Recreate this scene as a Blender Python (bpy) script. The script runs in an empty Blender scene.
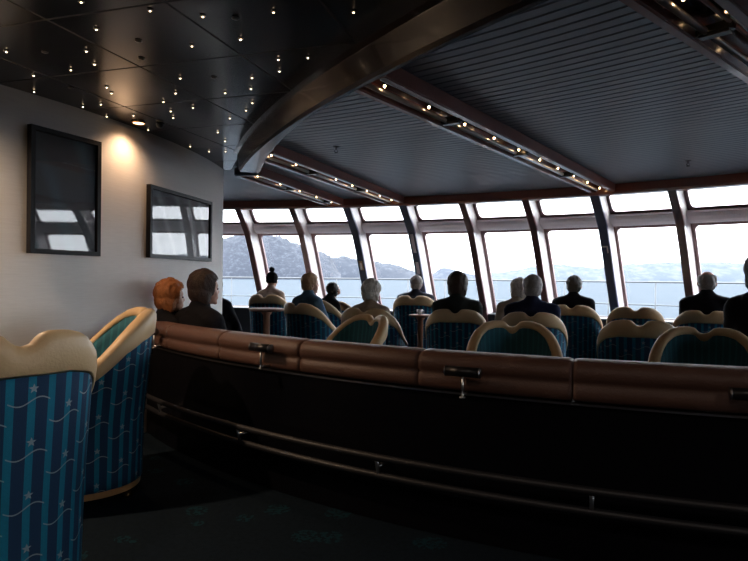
import bpy, bmesh, math, random
from math import sin, cos, pi, radians as rad, hypot, atan2
from mathutils import Vector, Matrix, noise
random.seed(7)
sc = bpy.context.scene
COL = sc.collection
EYE = 1.15
LOW = -0.13                      # lounge floor lies a step below the aisle

# ------------------------------------------------------------------ helpers
def link(o, parent=None):
    COL.objects.link(o)
    if parent: o.parent = parent
    return o

def tag(o, label=None, cat=None, group=None, kind=None):
    if label: o['label'] = label
    if cat: o['category'] = cat
    if group: o['group'] = group
    if kind: o['kind'] = kind
    return o

def thing(name, label, cat, loc=(0, 0, 0), heading=0, group=None, scale=1):
    o = link(bpy.data.objects.new(name, None))
    o.location = loc
    o.rotation_euler = (0, 0, -rad(heading))
    o.scale = (scale,) * 3
    o.empty_display_size = .1
    return tag(o, label, cat, group)

def obj(name, bm, m, parent=None, smooth=False, recalc=True):
    if recalc: bmesh.ops.recalc_face_normals(bm, faces=bm.faces)
    me = bpy.data.meshes.new(name)
    bm.to_mesh(me); bm.free()
    if m: me.materials.append(m)
    if smooth:
        me.polygons.foreach_set('use_smooth', [True] * len(me.polygons))
    return link(bpy.data.objects.new(name, me), parent)

def struct(name, bm, m, parent=None, smooth=False, recalc=True):
    o = obj(name, bm, m, parent, smooth, recalc)
    if not parent: o['kind'] = 'structure'
    return o

def copy_tree(o, parent=None):
    kids = list(o.children)
    c = o.copy(); COL.objects.link(c)
    if parent: c.parent = parent
    for k in kids: copy_tree(k, c)
    return c

def box(bm, c, s, mtx=None):
    vs = []
    for dx in (-.5, .5):
        for dy in (-.5, .5):
            for dz in (-.5, .5):
                v = Vector((c[0] + dx * s[0], c[1] + dy * s[1], c[2] + dz * s[2]))
                vs.append(bm.verts.new(mtx @ v if mtx else v))
    for f in ((0, 1, 3, 2), (4, 6, 7, 5), (0, 4, 5, 1), (2, 3, 7, 6), (0, 2, 6, 4), (1, 5, 7, 3)):
        bm.faces.new([vs[i] for i in f])

def frame_of(d):
    d = d.normalized()
    up = Vector((0, 0, 1)) if abs(d.z) < .95 else Vector((1, 0, 0))
    a = d.cross(up).normalized(); b = d.cross(a).normalized()
    return a, b

def tube(bm, pts, r, n=10, caps=True):
    pts = [Vector(p) for p in pts]
    rings = []
    for i, p in enumerate(pts):
        d = pts[min(i + 1, len(pts) - 1)] - pts[max(i - 1, 0)]
        a, b = frame_of(d)
        rr = r[i] if isinstance(r, (list, tuple)) else r
        rings.append([bm.verts.new(p + a * rr * cos(2 * pi * k / n) + b * rr * sin(2 * pi * k / n)) for k in range(n)])
    for q in range(len(rings) - 1):
        for k in range(n):
            bm.faces.new((rings[q][k], rings[q][(k + 1) % n], rings[q + 1][(k + 1) % n], rings[q + 1][k]))
    if caps:
        bm.faces.new(rings[0]); bm.faces.new(rings[-1])

def lathe(bm, prof, n=24, c=(0, 0, 0)):
    rings = []
    for r, z in prof:
        if r < 1e-5: rings.append([bm.verts.new((c[0], c[1], c[2] + z))])
        else: rings.append([bm.verts.new((c[0] + r * cos(2 * pi * k / n), c[1] + r * sin(2 * pi * k / n), c[2] + z)) for k in range(n)])
    for A, B in zip(rings, rings[1:]):
        for k in range(n):
            a0, a1 = A[k % len(A)], A[(k + 1) % len(A)]
            b0, b1 = B[k % len(B)], B[(k + 1) % len(B)]
            vs = []
            for v in (a0, a1, b1, b0):
                if v not in vs: vs.append(v)
            if len(vs) > 2: bm.faces.new(vs)

def ellipsoid(bm, c, r, rot=None, seg=20, rings=12):
    m = Matrix.Translation(c) @ (rot.to_4x4() if rot else Matrix.Identity(4)) @ Matrix.Diagonal((r[0], r[1], r[2], 1))
    bmesh.ops.create_uvsphere(bm, u_segments=seg, v_segments=rings, radius=1, matrix=m)

def capsule(bm, p0, p1, r0, r1, n=14):
    p0, p1 = Vector(p0), Vector(p1)
    d = (p1 - p0); L = d.length
    if L < 1e-5: return ellipsoid(bm, p0, (r0,) * 3)
    d.normalize(); a, b = frame_of(d)
    prof = []
    for k in range(6):
        t = pi / 2 * k / 5
        prof.append((-cos(t) * r0, sin(t) * r0))
    for k in range(6):
        t = pi / 2 * k / 5
        prof.append((L + sin(t) * r1, cos(t) * r1))
    rings = []
    for s, r in prof:
        if r < 1e-6: rings.append([bm.verts.new(p0 + d * s)])
        else: rings.append([bm.verts.new(p0 + d * s + a * r * cos(2 * pi * k / n) + b * r * sin(2 * pi * k / n)) for k in range(n)])
    for A, B in zip(rings, rings[1:]):
        for k in range(n):
            vs = []
            for v in (A[k % len(A)], A[(k + 1) % len(A)], B[(k + 1) % len(B)], B[k % len(B)]):
                if v not in vs: vs.append(v)
            if len(vs) > 2: bm.faces.new(vs)

def remesh(name, bm, m, parent, voxel=.011, smooth=5, disp=0, dscale=12.0, strand=1.0):
    """voxel-merge overlapping closed shapes into one continuous skin"""
    bmesh.ops.recalc_face_normals(bm, faces=bm.faces)
    me = bpy.data.meshes.new('tmp'); bm.to_mesh(me); bm.free()
    o = bpy.data.objects.new('tmp', me); COL.objects.link(o)
    md = o.modifiers.new('r', 'REMESH'); md.mode = 'VOXEL'; md.voxel_size = voxel
    ms = o.modifiers.new('s', 'SMOOTH'); ms.factor = .5; ms.iterations = smooth
    dg = bpy.context.evaluated_depsgraph_get()
    out = bpy.data.meshes.new_from_object(o.evaluated_get(dg))
    bpy.data.objects.remove(o); bpy.data.meshes.remove(me)
    if disp:
        for v in out.vertices:
            q = Vector((v.co.x * dscale, v.co.y * dscale, v.co.z * dscale * strand))
            k = noise.noise(q) + .5 * noise.noise(q * 2.3)
            v.co += v.normal * disp * k
    out.materials.clear(); out.materials.append(m)
    out.polygons.foreach_set('use_smooth', [True] * len(out.polygons))
    out.name = name
    return link(bpy.data.objects.new(name, out), parent)

def sweep(bm, secs, closed=True, caps=True):
    """secs: list of equal-length point lists"""
    rings = [[bm.verts.new(p) for p in s] for s in secs]
    n = len(rings[0])
    for A, B in zip(rings, rings[1:]):
        for k in range(n if closed else n - 1):
            bm.faces.new((A[k], A[(k + 1) % n], B[(k + 1) % n], B[k]))
    if closed and caps:
        bm.faces.new(rings[0]); bm.faces.new(rings[-1])
    return rings

def prism(bm, poly, z0, z1):
    lo = [bm.verts.new((x, y, z0)) for x, y in poly]
    hi = [bm.verts.new((x, y, z1)) for x, y in poly]
    bm.faces.new(lo); bm.faces.new(hi)
    for k in range(len(poly)):
        j = (k + 1) % len(poly)
        bm.faces.new((lo[k], lo[j], hi[j], hi[k]))

def lerp_tab(tab, x):
    if x <= tab[0][0]:
        (a, b), (c, d) = tab[0], tab[1]
    elif x >= tab[-1][0]:
        (a, b), (c, d) = tab[-2], tab[-1]
    else:
        for (a, b), (c, d) in zip(tab, tab[1:]):
            if x <= c: break
    return b + (d - b) * (x - a) / (c - a)

def arcpt(c, r, a):               # a in degrees, 0 = away from the camera, positive to the right
    return (c[0] + r * sin(rad(a)), c[1] + r * cos(rad(a)))

# ------------------------------------------------------------------ materials
def mat(name, col, rough=.6, metal=0., var=.0, vscale=6., bump=0., bscale=60., coat=0., spec=.5, emit=None, estr=0., sheen=0.):
    m = bpy.data.materials.new(name); m.use_nodes = True
    nt = m.node_tree; b = nt.nodes['Principled BSDF']
    b.inputs['Roughness'].default_value = rough
    b.inputs['Metallic'].default_value = metal
    b.inputs['Specular IOR Level'].default_value = spec
    b.inputs['Coat Weight'].default_value = coat
    b.inputs['Coat Roughness'].default_value = .08
    b.inputs['Sheen Weight'].default_value = sheen
    tc = nt.nodes.new('ShaderNodeTexCoord')
    nz = nt.nodes.new('ShaderNodeTexNoise'); nz.inputs['Scale'].default_value = vscale; nz.inputs['Detail'].default_value = 5
    nt.links.new(tc.outputs['Object'], nz.inputs['Vector'])
    mx = nt.nodes.new('ShaderNodeMix'); mx.data_type = 'RGBA'
    mx.inputs[6].default_value = (*[c * (1 - var) for c in col], 1)
    mx.inputs[7].default_value = (*[min(1, c * (1 + var)) for c in col], 1)
    nt.links.new(nz.outputs['Fac'], mx.inputs[0])
    nt.links.new(mx.outputs[2], b.inputs['Base Color'])
    if bump:
        n2 = nt.nodes.new('ShaderNodeTexNoise'); n2.inputs['Scale'].default_value = bscale; n2.inputs['Detail'].default_value = 3
        nt.links.new(tc.outputs['Object'], n2.inputs['Vector'])
        bp = nt.nodes.new('ShaderNodeBump'); bp.inputs['Strength'].default_value = bump; bp.inputs['Distance'].default_value = .01
        nt.links.new(n2.outputs['Fac'], bp.inputs['Height']); nt.links.new(bp.outputs['Normal'], b.inputs['Normal'])
    if emit:
        b.inputs['Emission Color'].default_value = (*emit, 1); b.inputs['Emission Strength'].default_value = estr
    return m

class NG:
    """tiny node maths helper"""
    def __init__(s, m): s.nt = m.node_tree
    def n(s, t): return s.nt.nodes.new(t)
    def m(s, op, a, b=None, c=None):
        q = s.n('ShaderNodeMath'); q.operation = op
        for i, v in enumerate((a, b, c)):
            if v is None: continue
            if isinstance(v, (int, float)): q.inputs[i].default_value = v
            else: s.nt.links.new(v, q.inputs[i])
        return q.outputs[0]
    def mix(s, f, a, b):
        q = s.n('ShaderNodeMix'); q.data_type = 'RGBA'
        for i, v in ((0, f), (6, a), (7, b)):
            if isinstance(v, tuple): q.inputs[i].default_value = (*v, 1)
            elif isinstance(v, (int, float)): q.inputs[i].default_value = v
            else: s.nt.links.new(v, q.inputs[i])
        return q.outputs[2]

def wood_mat(name, c1, c2, rough=.25, coat=.5, scale=3.):
    m = mat(name, c1, rough, coat=coat)
    g = NG(m); nt = m.node_tree; b = nt.nodes['Principled BSDF']
    tc = g.n('ShaderNodeTexCoord'); mp = g.n('ShaderNodeMapping'); mp.inputs['Scale'].default_value = (scale * 6, scale * 6, scale)
    nt.links.new(tc.outputs['Object'], mp.inputs['Vector'])
    nz = g.n('ShaderNodeTexNoise'); nz.inputs['Scale'].default_value = 2; nz.inputs['Detail'].default_value = 8; nz.inputs['Distortion'].default_value = 1.2
    nt.links.new(mp.outputs['Vector'], nz.inputs['Vector'])
    nt.links.new(g.mix(nz.outputs['Fac'], c1, c2), b.inputs['Base Color'])
    return m

def fabric_mat():
    """blue cloth with teal stripes, pale stars and wavy lines"""
    m = mat('striped_fabric', (.02, .045, .12), .8, bump=.25, bscale=500, spec=.25)
    g = NG(m); nt = m.node_tree; b = nt.nodes['Principled BSDF']
    uv = g.n('ShaderNodeTexCoord'); sp = g.n('ShaderNodeSeparateXYZ'); nt.links.new(uv.outputs['UV'], sp.inputs[0])
    u, v = sp.outputs[0], sp.outputs[1]
    st = g.m('FRACT', g.m('DIVIDE', u, .062))
    stripe = g.m('MULTIPLY', g.m('LESS_THAN', st, .38), 1.)
    # wavering edge of the stripe
    tu, tv = .125, .17
    col = g.m('FLOOR', g.m('DIVIDE', u, tu))
    off = g.m('MULTIPLY', g.m('FRACT', g.m('MULTIPLY', col, .5)), tv * .8)
    cu = g.m('MULTIPLY', g.m('SUBTRACT', g.m('FRACT', g.m('DIVIDE', u, tu)), .5), tu)
    cv = g.m('MULTIPLY', g.m('SUBTRACT', g.m('FRACT', g.m('DIVIDE', g.m('ADD', v, off), tv)), .5), tv)
    # star
    su = g.m('SUBTRACT', cu, .01); sv = g.m('SUBTRACT', cv, .03)
    r = g.m('SQRT', g.m('ADD', g.m('MULTIPLY', su, su), g.m('MULTIPLY', sv, sv)))
    an = g.m('ARCTAN2', su, sv)
    ph = g.m('ABSOLUTE', g.m('SUBTRACT', g.m('FRACT', g.m('ADD', g.m('DIVIDE', an, 2 * pi / 5), 5.5)), .5))  # 0 at a point, .5 between
    lim = g.m('SUBTRACT', .0165, g.m('MULTIPLY', g.m('POWER', g.m('MULTIPLY', ph, 2.), .55), .0105))
    star = g.m('LESS_THAN', r, lim)
    # wave
    wv = g.m('MULTIPLY', g.m('SINE', g.m('MULTIPLY', cu, 2 * pi / tu)), .012)
    wave = g.m('LESS_THAN', g.m('ABSOLUTE', g.m('SUBTRACT', g.m('ADD', cv, .01), wv)), .0022)
    nz = g.n('ShaderNodeTexNoise'); nz.inputs['Scale'].default_value = 180
    nt.links.new(uv.outputs['Object'], nz.inputs['Vector'])
    base = g.mix(stripe, (.010, .038, .090), (.005, .17, .27))
    base = g.mix(g.m('MULTIPLY', g.m('MAXIMUM', star, wave), .75), base, (.33, .37, .38))
    base = g.mix(g.m('MULTIPLY', nz.outputs['Fac'], .35), base, (.01, .02, .05))
    nt.links.new(base, b.inputs['Base Color'])
    return m

def lining_mat():
    m = mat('teal_lining', (.01, .10, .13), .85, bump=.2, bscale=400, sheen=.1)
    g = NG(m); nt = m.node_tree; b = nt.nodes['Principled BSDF']
    uv = g.n('ShaderNodeTexCoord'); sp = g.n('ShaderNodeSeparateXYZ'); nt.links.new(uv.outputs['UV'], sp.inputs[0])
    st = g.m('LESS_THAN', g.m('FRACT', g.m('DIVIDE', sp.outputs[0], .05)), .3)
    nt.links.new(g.mix(st, (.008, .085, .12), (.014, .13, .175)), b.inputs['Base Color'])
    return m

def carpet_mat():
    m = mat('dark_carpet', (.012, .020, .030), .95, spec=.08, bump=.6, bscale=300)
    g = NG(m); nt = m.node_tree; b = nt.nodes['Principled BSDF']
    tc = g.n('ShaderNodeTexCoord')
    vo = g.n('ShaderNodeTexVoronoi'); vo.inputs['Scale'].default_value = 4.2
    nt.links.new(tc.outputs['Object'], vo.inputs['Vector'])
    nz = g.n('ShaderNodeTexNoise'); nz.inputs['Scale'].default_value = 45; nt.links.new(tc.outputs['Object'], nz.inputs['Vector'])
    spot = g.m('MULTIPLY', g.m('LESS_THAN', vo.outputs['Distance'], .28), g.m('GREATER_THAN', nz.outputs['Fac'], .5))
    c = g.mix(nz.outputs['Fac'], (.003, .006, .010), (.010, .018, .027))
    nt.links.new(g.mix(g.m('MULTIPLY', spot, .7), c, (.008, .045, .06)), b.inputs['Base Color'])
    return m

def tile_ceiling_mat():
    m = mat('black_ceiling_panel', (.008, .008, .010), .22, spec=.5)
    g = NG(m); nt = m.node_tree; b = nt.nodes['Principled BSDF']
    tc = g.n('ShaderNodeTexCoord'); mp = g.n('ShaderNodeMapping')
    mp.inputs['Rotation'].default_value = (0, 0, rad(17.5))
    nt.links.new(tc.outputs['Object'], mp.inputs['Vector'])
    sp = g.n('ShaderNodeSeparateXYZ'); nt.links.new(mp.outputs['Vector'], sp.inputs[0])
    def line(x, o):
        f = g.m('FRACT', g.m('DIVIDE', g.m('SUBTRACT', x, o), .575))
        return g.m('LESS_THAN', f, .022)
    ln = g.m('MAXIMUM', line(sp.outputs[0], -1.48), line(sp.outputs[1], 2.54))
    nt.links.new(g.mix(ln, (.011, .011, .013), (.0, .0, .0)), b.inputs['Base Color'])
    nt.links.new(g.m('ADD', g.m('MULTIPLY', ln, .6), .22), b.inputs['Roughness'])
    bp = g.n('ShaderNodeBump'); bp.inputs['Strength'].default_value = .8; bp.inputs['Distance'].default_value = .006; bp.invert = True
    nt.links.new(ln, bp.inputs['Height']); nt.links.new(bp.outputs['Normal'], b.inputs['Normal'])
    return m

def wallpaper_mat():
    m = mat('wall_covering', (.60, .58, .56), .75)
    g = NG(m); nt = m.node_tree; b = nt.nodes['Principled BSDF']
    tc = g.n('ShaderNodeTexCoord'); mp = g.n('ShaderNodeMapping'); mp.inputs['Scale'].default_value = (6, 6, 90)
    nt.links.new(tc.outputs['Object'], mp.inputs['Vector'])
    nz = g.n('ShaderNodeTexNoise'); nz.inputs['Scale'].default_value = 1.5; nz.inputs['Detail'].default_value = 3
    nt.links.new(mp.outputs['Vector'], nz.inputs['Vector'])
    nt.links.new(g.mix(nz.outputs['Fac'], (.70, .675, .645), (.82, .80, .77)), b.inputs['Base Color'])
    bp = g.n('ShaderNodeBump'); bp.inputs['Strength'].default_value = .12; bp.inputs['Distance'].default_value = .004
    nt.links.new(nz.outputs['Fac'], bp.inputs['Height']); nt.links.new(bp.outputs['Normal'], b.inputs['Normal'])
    return m

def glass_mat(name, gloss=.05, tint=(1, 1, 1)):
    m = bpy.data.materials.new(name); m.use_nodes = True
    nt = m.node_tree; nt.nodes.clear()
    o = nt.nodes.new('ShaderNodeOutputMaterial'); mx = nt.nodes.new('ShaderNodeMixShader')
    t = nt.nodes.new('ShaderNodeBsdfTransparent'); t.inputs[0].default_value = (*tint, 1)
    g = nt.nodes.new('ShaderNodeBsdfGlossy'); g.inputs['Roughness'].default_value = .02
    lw = nt.nodes.new('ShaderNodeLayerWeight'); lw.inputs['Blend'].default_value = .25
    ml = nt.nodes.new('ShaderNodeMath'); ml.operation = 'MULTIPLY_ADD'; ml.inputs[1].default_value = .5; ml.inputs[2].default_value = gloss
    nt.links.new(lw.outputs['Fresnel'], ml.inputs[0]); nt.links.new(ml.outputs[0], mx.inputs[0])
    nt.links.new(t.outputs[0], mx.inputs[1]); nt.links.new(g.outputs[0], mx.inputs[2]); nt.links.new(mx.outputs[0], o.inputs[0])
    return m

def print_mat(name, a, bcol, c, scale, seed):
    """a dark photographic print: soft diagonal bands"""
    m = mat(name, a, .5)
    g = NG(m); nt = m.node_tree; b = nt.nodes['Principled BSDF']
    tc = g.n('ShaderNodeTexCoord'); mp = g.n('ShaderNodeMapping')
    mp.inputs['Location'].default_value = (seed, seed * .7, 0); mp.inputs['Rotation'].default_value = (0, rad(25), 0)
    nt.links.new(tc.outputs['Object'], mp.inputs['Vector'])
    w = g.n('ShaderNodeTexWave'); w.inputs['Scale'].default_value = scale; w.inputs['Distortion'].default_value = 5; w.inputs['Detail'].default_value = 3
    w.inputs['Detail Scale'].default_value = .8
    nt.links.new(mp.outputs['Vector'], w.inputs['Vector'])
    nz = g.n('ShaderNodeTexNoise'); nz.inputs['Scale'].default_value = 4; nt.links.new(mp.outputs['Vector'], nz.inputs['Vector'])
    c1 = g.mix(g.m('POWER', w.outputs['Fac'], 3.), a, bcol)
    nt.links.new(g.mix(g.m('MULTIPLY', g.m('POWER', nz.outputs['Fac'], 4.), 3.), c1, c), b.inputs['Base Color'])
    return m

def hill_mat(name, rock, snow, scale, thr):  # bluish rock and snow tones carry the distance haze in their colour
    m = mat(name, rock, .95)
    g = NG(m); nt = m.node_tree; b = nt.nodes['Principled BSDF']
    tc = g.n('ShaderNodeTexCoord')
    nz = g.n('ShaderNodeTexNoise'); nz.inputs['Scale'].default_value = scale; nz.inputs['Detail'].default_value = 9; nz.inputs['Roughness'].default_value = .7
    mp = g.n('ShaderNodeMapping'); mp.inputs['Scale'].default_value = (1, .35, 1.6)
    nt.links.new(tc.outputs['Object'], mp.inputs['Vector']); nt.links.new(mp.outputs['Vector'], nz.inputs['Vector'])
    rp = g.n('ShaderNodeValToRGB'); rp.color_ramp.elements[0].position = thr - .07; rp.color_ramp.elements[1].position = thr + .07
    rp.color_ramp.elements[0].color = (*rock, 1); rp.color_ramp.elements[1].color = (*snow, 1)
    nt.links.new(nz.outputs['Fac'], rp.inputs[0]); nt.links.new(rp.outputs[0], b.inputs['Base Color'])
    return m

M = {}
M['slat'] = mat('blue_grey_ceiling_slat', (.27, .30, .35), .38, var=.05, spec=.5)
M['tile'] = tile_ceiling_mat()
M['wall'] = wallpaper_mat()
M['darkwall'] = wood_mat('dark_wall_panel', (.03, .014, .008), (.05, .022, .012), .35)
M['gloss_wood'] = wood_mat('varnished_dark_wood', (.016, .010, .011), (.028, .017, .017), .25, .25)
M['red_wood'] = wood_mat('reddish_wood', (.26, .08, .055), (.36, .12, .08), .32, .4)
M['brown_post'] = wood_mat('brown_post_cladding', (.17, .075, .075), (.24, .11, .10), .32, .3)
M['navy_post'] = mat('navy_post_cladding', (.08, .10, .17), .4, var=.1)
M['pale_panel'] = mat('pale_painted_panel', (.72, .66, .65), .45, var=.03)
M['duct'] = mat('grey_painted_duct', (.78, .74, .78), .4, var=.03)
M['gasket'] = mat('dark_window_frame', (.20, .11, .11), .4, var=.1)
M['sill'] = mat('dark_sill', (.03, .035, .045), .35)
M['glass'] = glass_mat('window_glass', .02, (.97, .985, 1.0))
M['picglass'] = glass_mat('picture_glass', .07)
M['carpet'] = carpet_mat()
M['black'] = mat('black_gloss_laminate', (.004, .004, .006), .3, spec=.2)
M['leather'] = mat('brown_padded_leather', (.13, .066, .048), .5, var=.18, vscale=9, bump=.25, bscale=120)
M['chrome'] = mat('chrome', (.85, .85, .88), .3, 1.)
M['steel'] = mat('brushed_dark_steel', (.25, .25, .27), .35, 1.)
M['darksteel'] = mat('dull_dark_steel', (.02, .02, .024), .5, .3)
M['blackmetal'] = mat('black_metal', (.012, .012, .014), .3)
M['tan'] = mat('tan_leather', (.52, .36, .19), .5, var=.12, vscale=7, bump=.12, bscale=90)
M['fabric'] = fabric_mat()
M['lining'] = lining_mat()
M['plinth'] = wood_mat('oak_plinth', (.28, .15, .06), (.40, .22, .09), .4, .2)
M['tabletop'] = wood_mat('table_wood', (.16, .07, .04), (.24, .11, .06), .6, .0)
M['frame'] = mat('black_picture_frame', (.008, .008, .010), .5, spec=.2)
M['brass'] = mat('brass', (.6, .38, .15), .25, 1.)
M['white'] = mat('white_paint', (.8, .82, .85), .5)
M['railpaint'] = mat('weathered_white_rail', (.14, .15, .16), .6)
M['china'] = mat('white_china', (.8, .8, .8), .2)
M['mirror'] = mat('dark_mirror_channel', (.30, .31, .34), .12, 1.)
M['bulb'] = mat('lit_bulb', (1, .7, .4), .4, emit=(1., .62, .30), estr=6)
M['star'] = mat('lit_fibre_point', (1, .8, .6), .4, emit=(1., .72, .45), estr=3.5)
M['starrim'] = mat('dull_lens_rim', (.12, .11, .10), .3, .8)
M['lamp'] = mat('lit_downlight', (1, .8, .6), .4, emit=(1., .55, .25), estr=1.5)
M['deck'] = mat('painted_deck', (.42, .48, .48), .6, var=.1)
M['skin'] = mat('skin', (.50, .27, .19), .5, var=.06)
M['skin2'] = mat('ruddy_skin', (.48, .22, .16), .5, var=.08)
M['eye'] = mat('eye', (.06, .04, .03), .1)
M['trouser'] = mat('dark_trousers', (.02, .022, .03), .85)
M['shoe'] = mat('black_shoe', (.012, .011, .01), .35)
def hairm(n, c): return mat(n, c, .55, var=.3, vscale=60, bump=.6, bscale=160)
H = dict(ginger=hairm('ginger_hair', (.42, .15, .045)), brown=hairm('dark_brown_hair', (.035, .018, .012)),
         blond=hairm('dark_blond_hair', (.42, .25, .13)), grey=hairm('grey_hair', (.32, .30, .29)),
         white=hairm('white_hair', (.60, .55, .48)), black=hairm('black_hair', (.012, .01, .01)),
         dgrey=hairm('dark_grey_hair', (.10, .09, .085)))
def clothm(n, c): return mat(n, c, .9, spec=.12, var=.12, vscale=9, bump=.3, bscale=35)
K = dict(black=clothm('black_cloth', (.010, .010, .013)), navy=clothm('navy_wool', (.014, .018, .045)),
         green=clothm('dark_green_grey_cloth', (.022, .028, .028)), grey=clothm('grey_quilt', (.16, .17, .21)),
         beige=clothm('beige_cloth', (.36, .29, .22)), cream=clothm('cream_cloth', (.50, .40, .34)),
         blue=clothm('steel_blue_cloth', (.08, .15, .22)), plaid=clothm('dark_check_cloth', (.05, .055, .075)))

# ------------------------------------------------------------------ outside
w = bpy.data.worlds.new('overcast_sky'); sc.world = w; w.use_nodes = True
bg = w.node_tree.nodes['Background']
bg.inputs[0].default_value = (.90, .945, 1., 1); bg.inputs[1].default_value = 1.6

bm = bmesh.new()
for ring in range(1):
    vs = [bm.verts.new((30000 * cos(2 * pi * k / 48), 30000 * sin(2 * pi * k / 48), -9)) for k in range(48)]
    bm.faces.new(vs)
msea = mat('pale_sea_water', (.26, .44, .56), .8, spec=.05)
g = NG(msea); b = msea.node_tree.nodes['Principled BSDF']
tc = g.n('ShaderNodeTexCoord'); nz = g.n('ShaderNodeTexNoise'); nz.inputs['Scale'].default_value = .25; nz.inputs['Detail'].default_value = 8
mp = g.n('ShaderNodeMapping'); mp.inputs['Scale'].default_value = (1, .25, 1)
msea.node_tree.links.new(tc.outputs['Object'], mp.inputs[0]); msea.node_tree.links.new(mp.outputs[0], nz.inputs[0])
msea.node_tree.links.new(g.mix(nz.outputs['Fac'], (.036, .050, .066), (.060, .076, .092)), b.inputs['Base Color'])
tag(obj('sea', bm, msea), 'pale blue sea beyond the windows', 'sea', kind='structure')

def hill(name, label, ridge, dist, depth, m, seed, amp):
    """ridge: (pixel-free) list of bearing in degrees, crest height in metres above the eye"""
    bm = bmesh.new(); nu, nv = 200, 26
    b0, b1 = ridge[0][0], ridge[-1][0]
    rows = []
    for j in range(nv + 1):
        t = j / nv
        row = []
        for i in range(nu + 1):
            bd = b0 + (b1 - b0) * i / nu
            top = lerp_tab(ridge, bd)
            env = sin(min(1, t / .8) * pi / 2) ** .8 if t < .8 else 1 - (t - .8) * 2
            d = dist + depth * t
            hgt = (top * d / dist + 9 + 1) * env
            q = Vector((bd * 1.1 + seed, t * 9, seed))
            hgt += (noise.fractal(q * 1.6, 1., 2., 6)) * amp * min(1, t * 4) * min(1, env)
            hgt = max(hgt, 0) if t > 0 else -2
            row.append(bm.verts.new((d * sin(rad(bd)), d * cos(rad(bd)), -9 + hgt)))
        rows.append(row)
    for A, B in zip(rows, rows[1:]):
        for k in range(nu): bm.faces.new((A[k], A[k + 1], B[k + 1], B[k]))
    tag(obj(name, bm, m, smooth=True), label, 'hill')

def ridge_px(pts, dist):
    return [(math.degrees(math.atan((px - 374) / 605)), (278.2 - (py - .011 * (px - 374))) / 605 * dist * math.sqrt(1 + ((px - 374) / 605) ** 2)) for px, py in pts]
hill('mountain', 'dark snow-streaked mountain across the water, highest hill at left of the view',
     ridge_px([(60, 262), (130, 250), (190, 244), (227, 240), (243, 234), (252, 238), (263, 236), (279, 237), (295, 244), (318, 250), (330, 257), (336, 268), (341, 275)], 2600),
     2600, 420, hill_mat('hazy_rock_snow', (.028, .034, .048), (.056, .064, .082), .06, .57), 3.1, 12)
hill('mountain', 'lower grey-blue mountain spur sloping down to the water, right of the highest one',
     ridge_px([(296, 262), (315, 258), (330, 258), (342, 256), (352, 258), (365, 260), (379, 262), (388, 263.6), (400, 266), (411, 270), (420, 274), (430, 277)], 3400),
     3400, 420, hill_mat('hazy_rock', (.028, .035, .050), (.066, .075, .095), .026, .60), 9.7, 9)
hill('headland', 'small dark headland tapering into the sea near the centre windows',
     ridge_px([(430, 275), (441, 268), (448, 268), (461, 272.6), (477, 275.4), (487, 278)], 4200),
     4200, 420, hill_mat('hazy_far_rock', (.044, .055, .078), (.08, .09, .105), .02, .62), 5.2, 7)
hill('far_hills', 'long line of low snowy hills with painted-in pale haze on the right horizon',
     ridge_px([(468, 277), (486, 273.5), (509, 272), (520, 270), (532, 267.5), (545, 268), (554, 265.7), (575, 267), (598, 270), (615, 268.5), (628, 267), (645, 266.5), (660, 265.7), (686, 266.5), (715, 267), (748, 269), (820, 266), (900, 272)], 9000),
     9000, 1500, hill_mat('hazy_snowy_land', (.058, .075, .106), (.098, .110, .132), .006, .55), 1.3, 25)  # far haze painted into the pale albedo, over the snow speckle

# ------------------------------------------------------------------ window front (an arc about C0)
C0 = (-4.015, -2.21)
DPROF = [(-.13, 1.40), (.65, 1.225), (1.15, .90), (1.55, .655), (1.87, .43), (2.05, .22), (2.23, 0.), (2.36, -.08)]
def dprof(z): return lerp_tab(DPROF, z)
AZ0, AZS = 8.74, 4.29
def az(k): return AZ0 + AZS * k
def pol(a, R, z):
    x, y = arcpt(C0, R, a); return Vector((x, y, z))
GL = .46
def wpt(a, z, off=0): return pol(a, 12 + dprof(z) + GL + off, z)
KMIN, KMAX = -3, 14

zs = [-.13, .2, .45, .65, .8, .95, 1.1, 1.25, 1.4, 1.55, 1.7, 1.8, 1.87, 1.95, 2.0, 2.05, 2.11, 2.17, 2.23, 2.30]
for k in range(KMIN, KMAX + 1):
    navy = k in (2, 3, 6, 9, 12)
    hw = .060 if navy else .050
    a = az(k)
    rt = Vector((cos(rad(a)), -sin(rad(a)), 0))
    bm = bmesh.new(); secs = []
    for z in zs:
        secs.append([pol(a, 12 + dprof(z) + .055, z) - rt * (hw - .008), pol(a, 12 + dprof(z) + .055, z) + rt * (hw - .008),
                     pol(a, 12 + dprof(z) + GL + .05, z) + rt * (hw - .008), pol(a, 12 + dprof(z) + GL + .05, z) - rt * (hw - .008)])
    sweep(bm, secs)
    post = struct('trim_%d' % (k + 4), bm, M['pale_panel'])
    bm = bmesh.new(); secs = []
    for z in zs:
        c = [(-hw, .06), (-hw, .008), (-hw + .008, 0), (hw - .008, 0), (hw, .008), (hw, .06)]
        secs.append([pol(a, 12 + dprof(z) + o, z) + rt * x for x, o in c])
    sweep(bm, secs)
    obj('post_cladding', bm, M['navy_post'] if navy else M['brown_post'], post)

def rrect(u0, u1, z0, z1, r, nc=5, ns=6):
    pts = []
    cs = [((u1 - r, z1 - r), 0), ((u0 + r, z1 - r), 90), ((u0 + r, z0 + r), 180), ((u1 - r, z0 + r), 270)]
    for (cx, cz), a0 in cs:
        for i in range(nc + 1):
            t = rad(a0 + 90 * i / nc); pts.append((cx + r * cos(t), cz + r * sin(t)))
    out = []
    for i, p in enumerate(pts):
        q = pts[(i + 1) % len(pts)]; out.append(p)
        if (i + 1) % (nc + 1) == 0:
            for s in range(1, ns): out.append((p[0] + (q[0] - p[0]) * s / ns, p[1] + (q[1] - p[1]) * s / ns))
    return out

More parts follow.
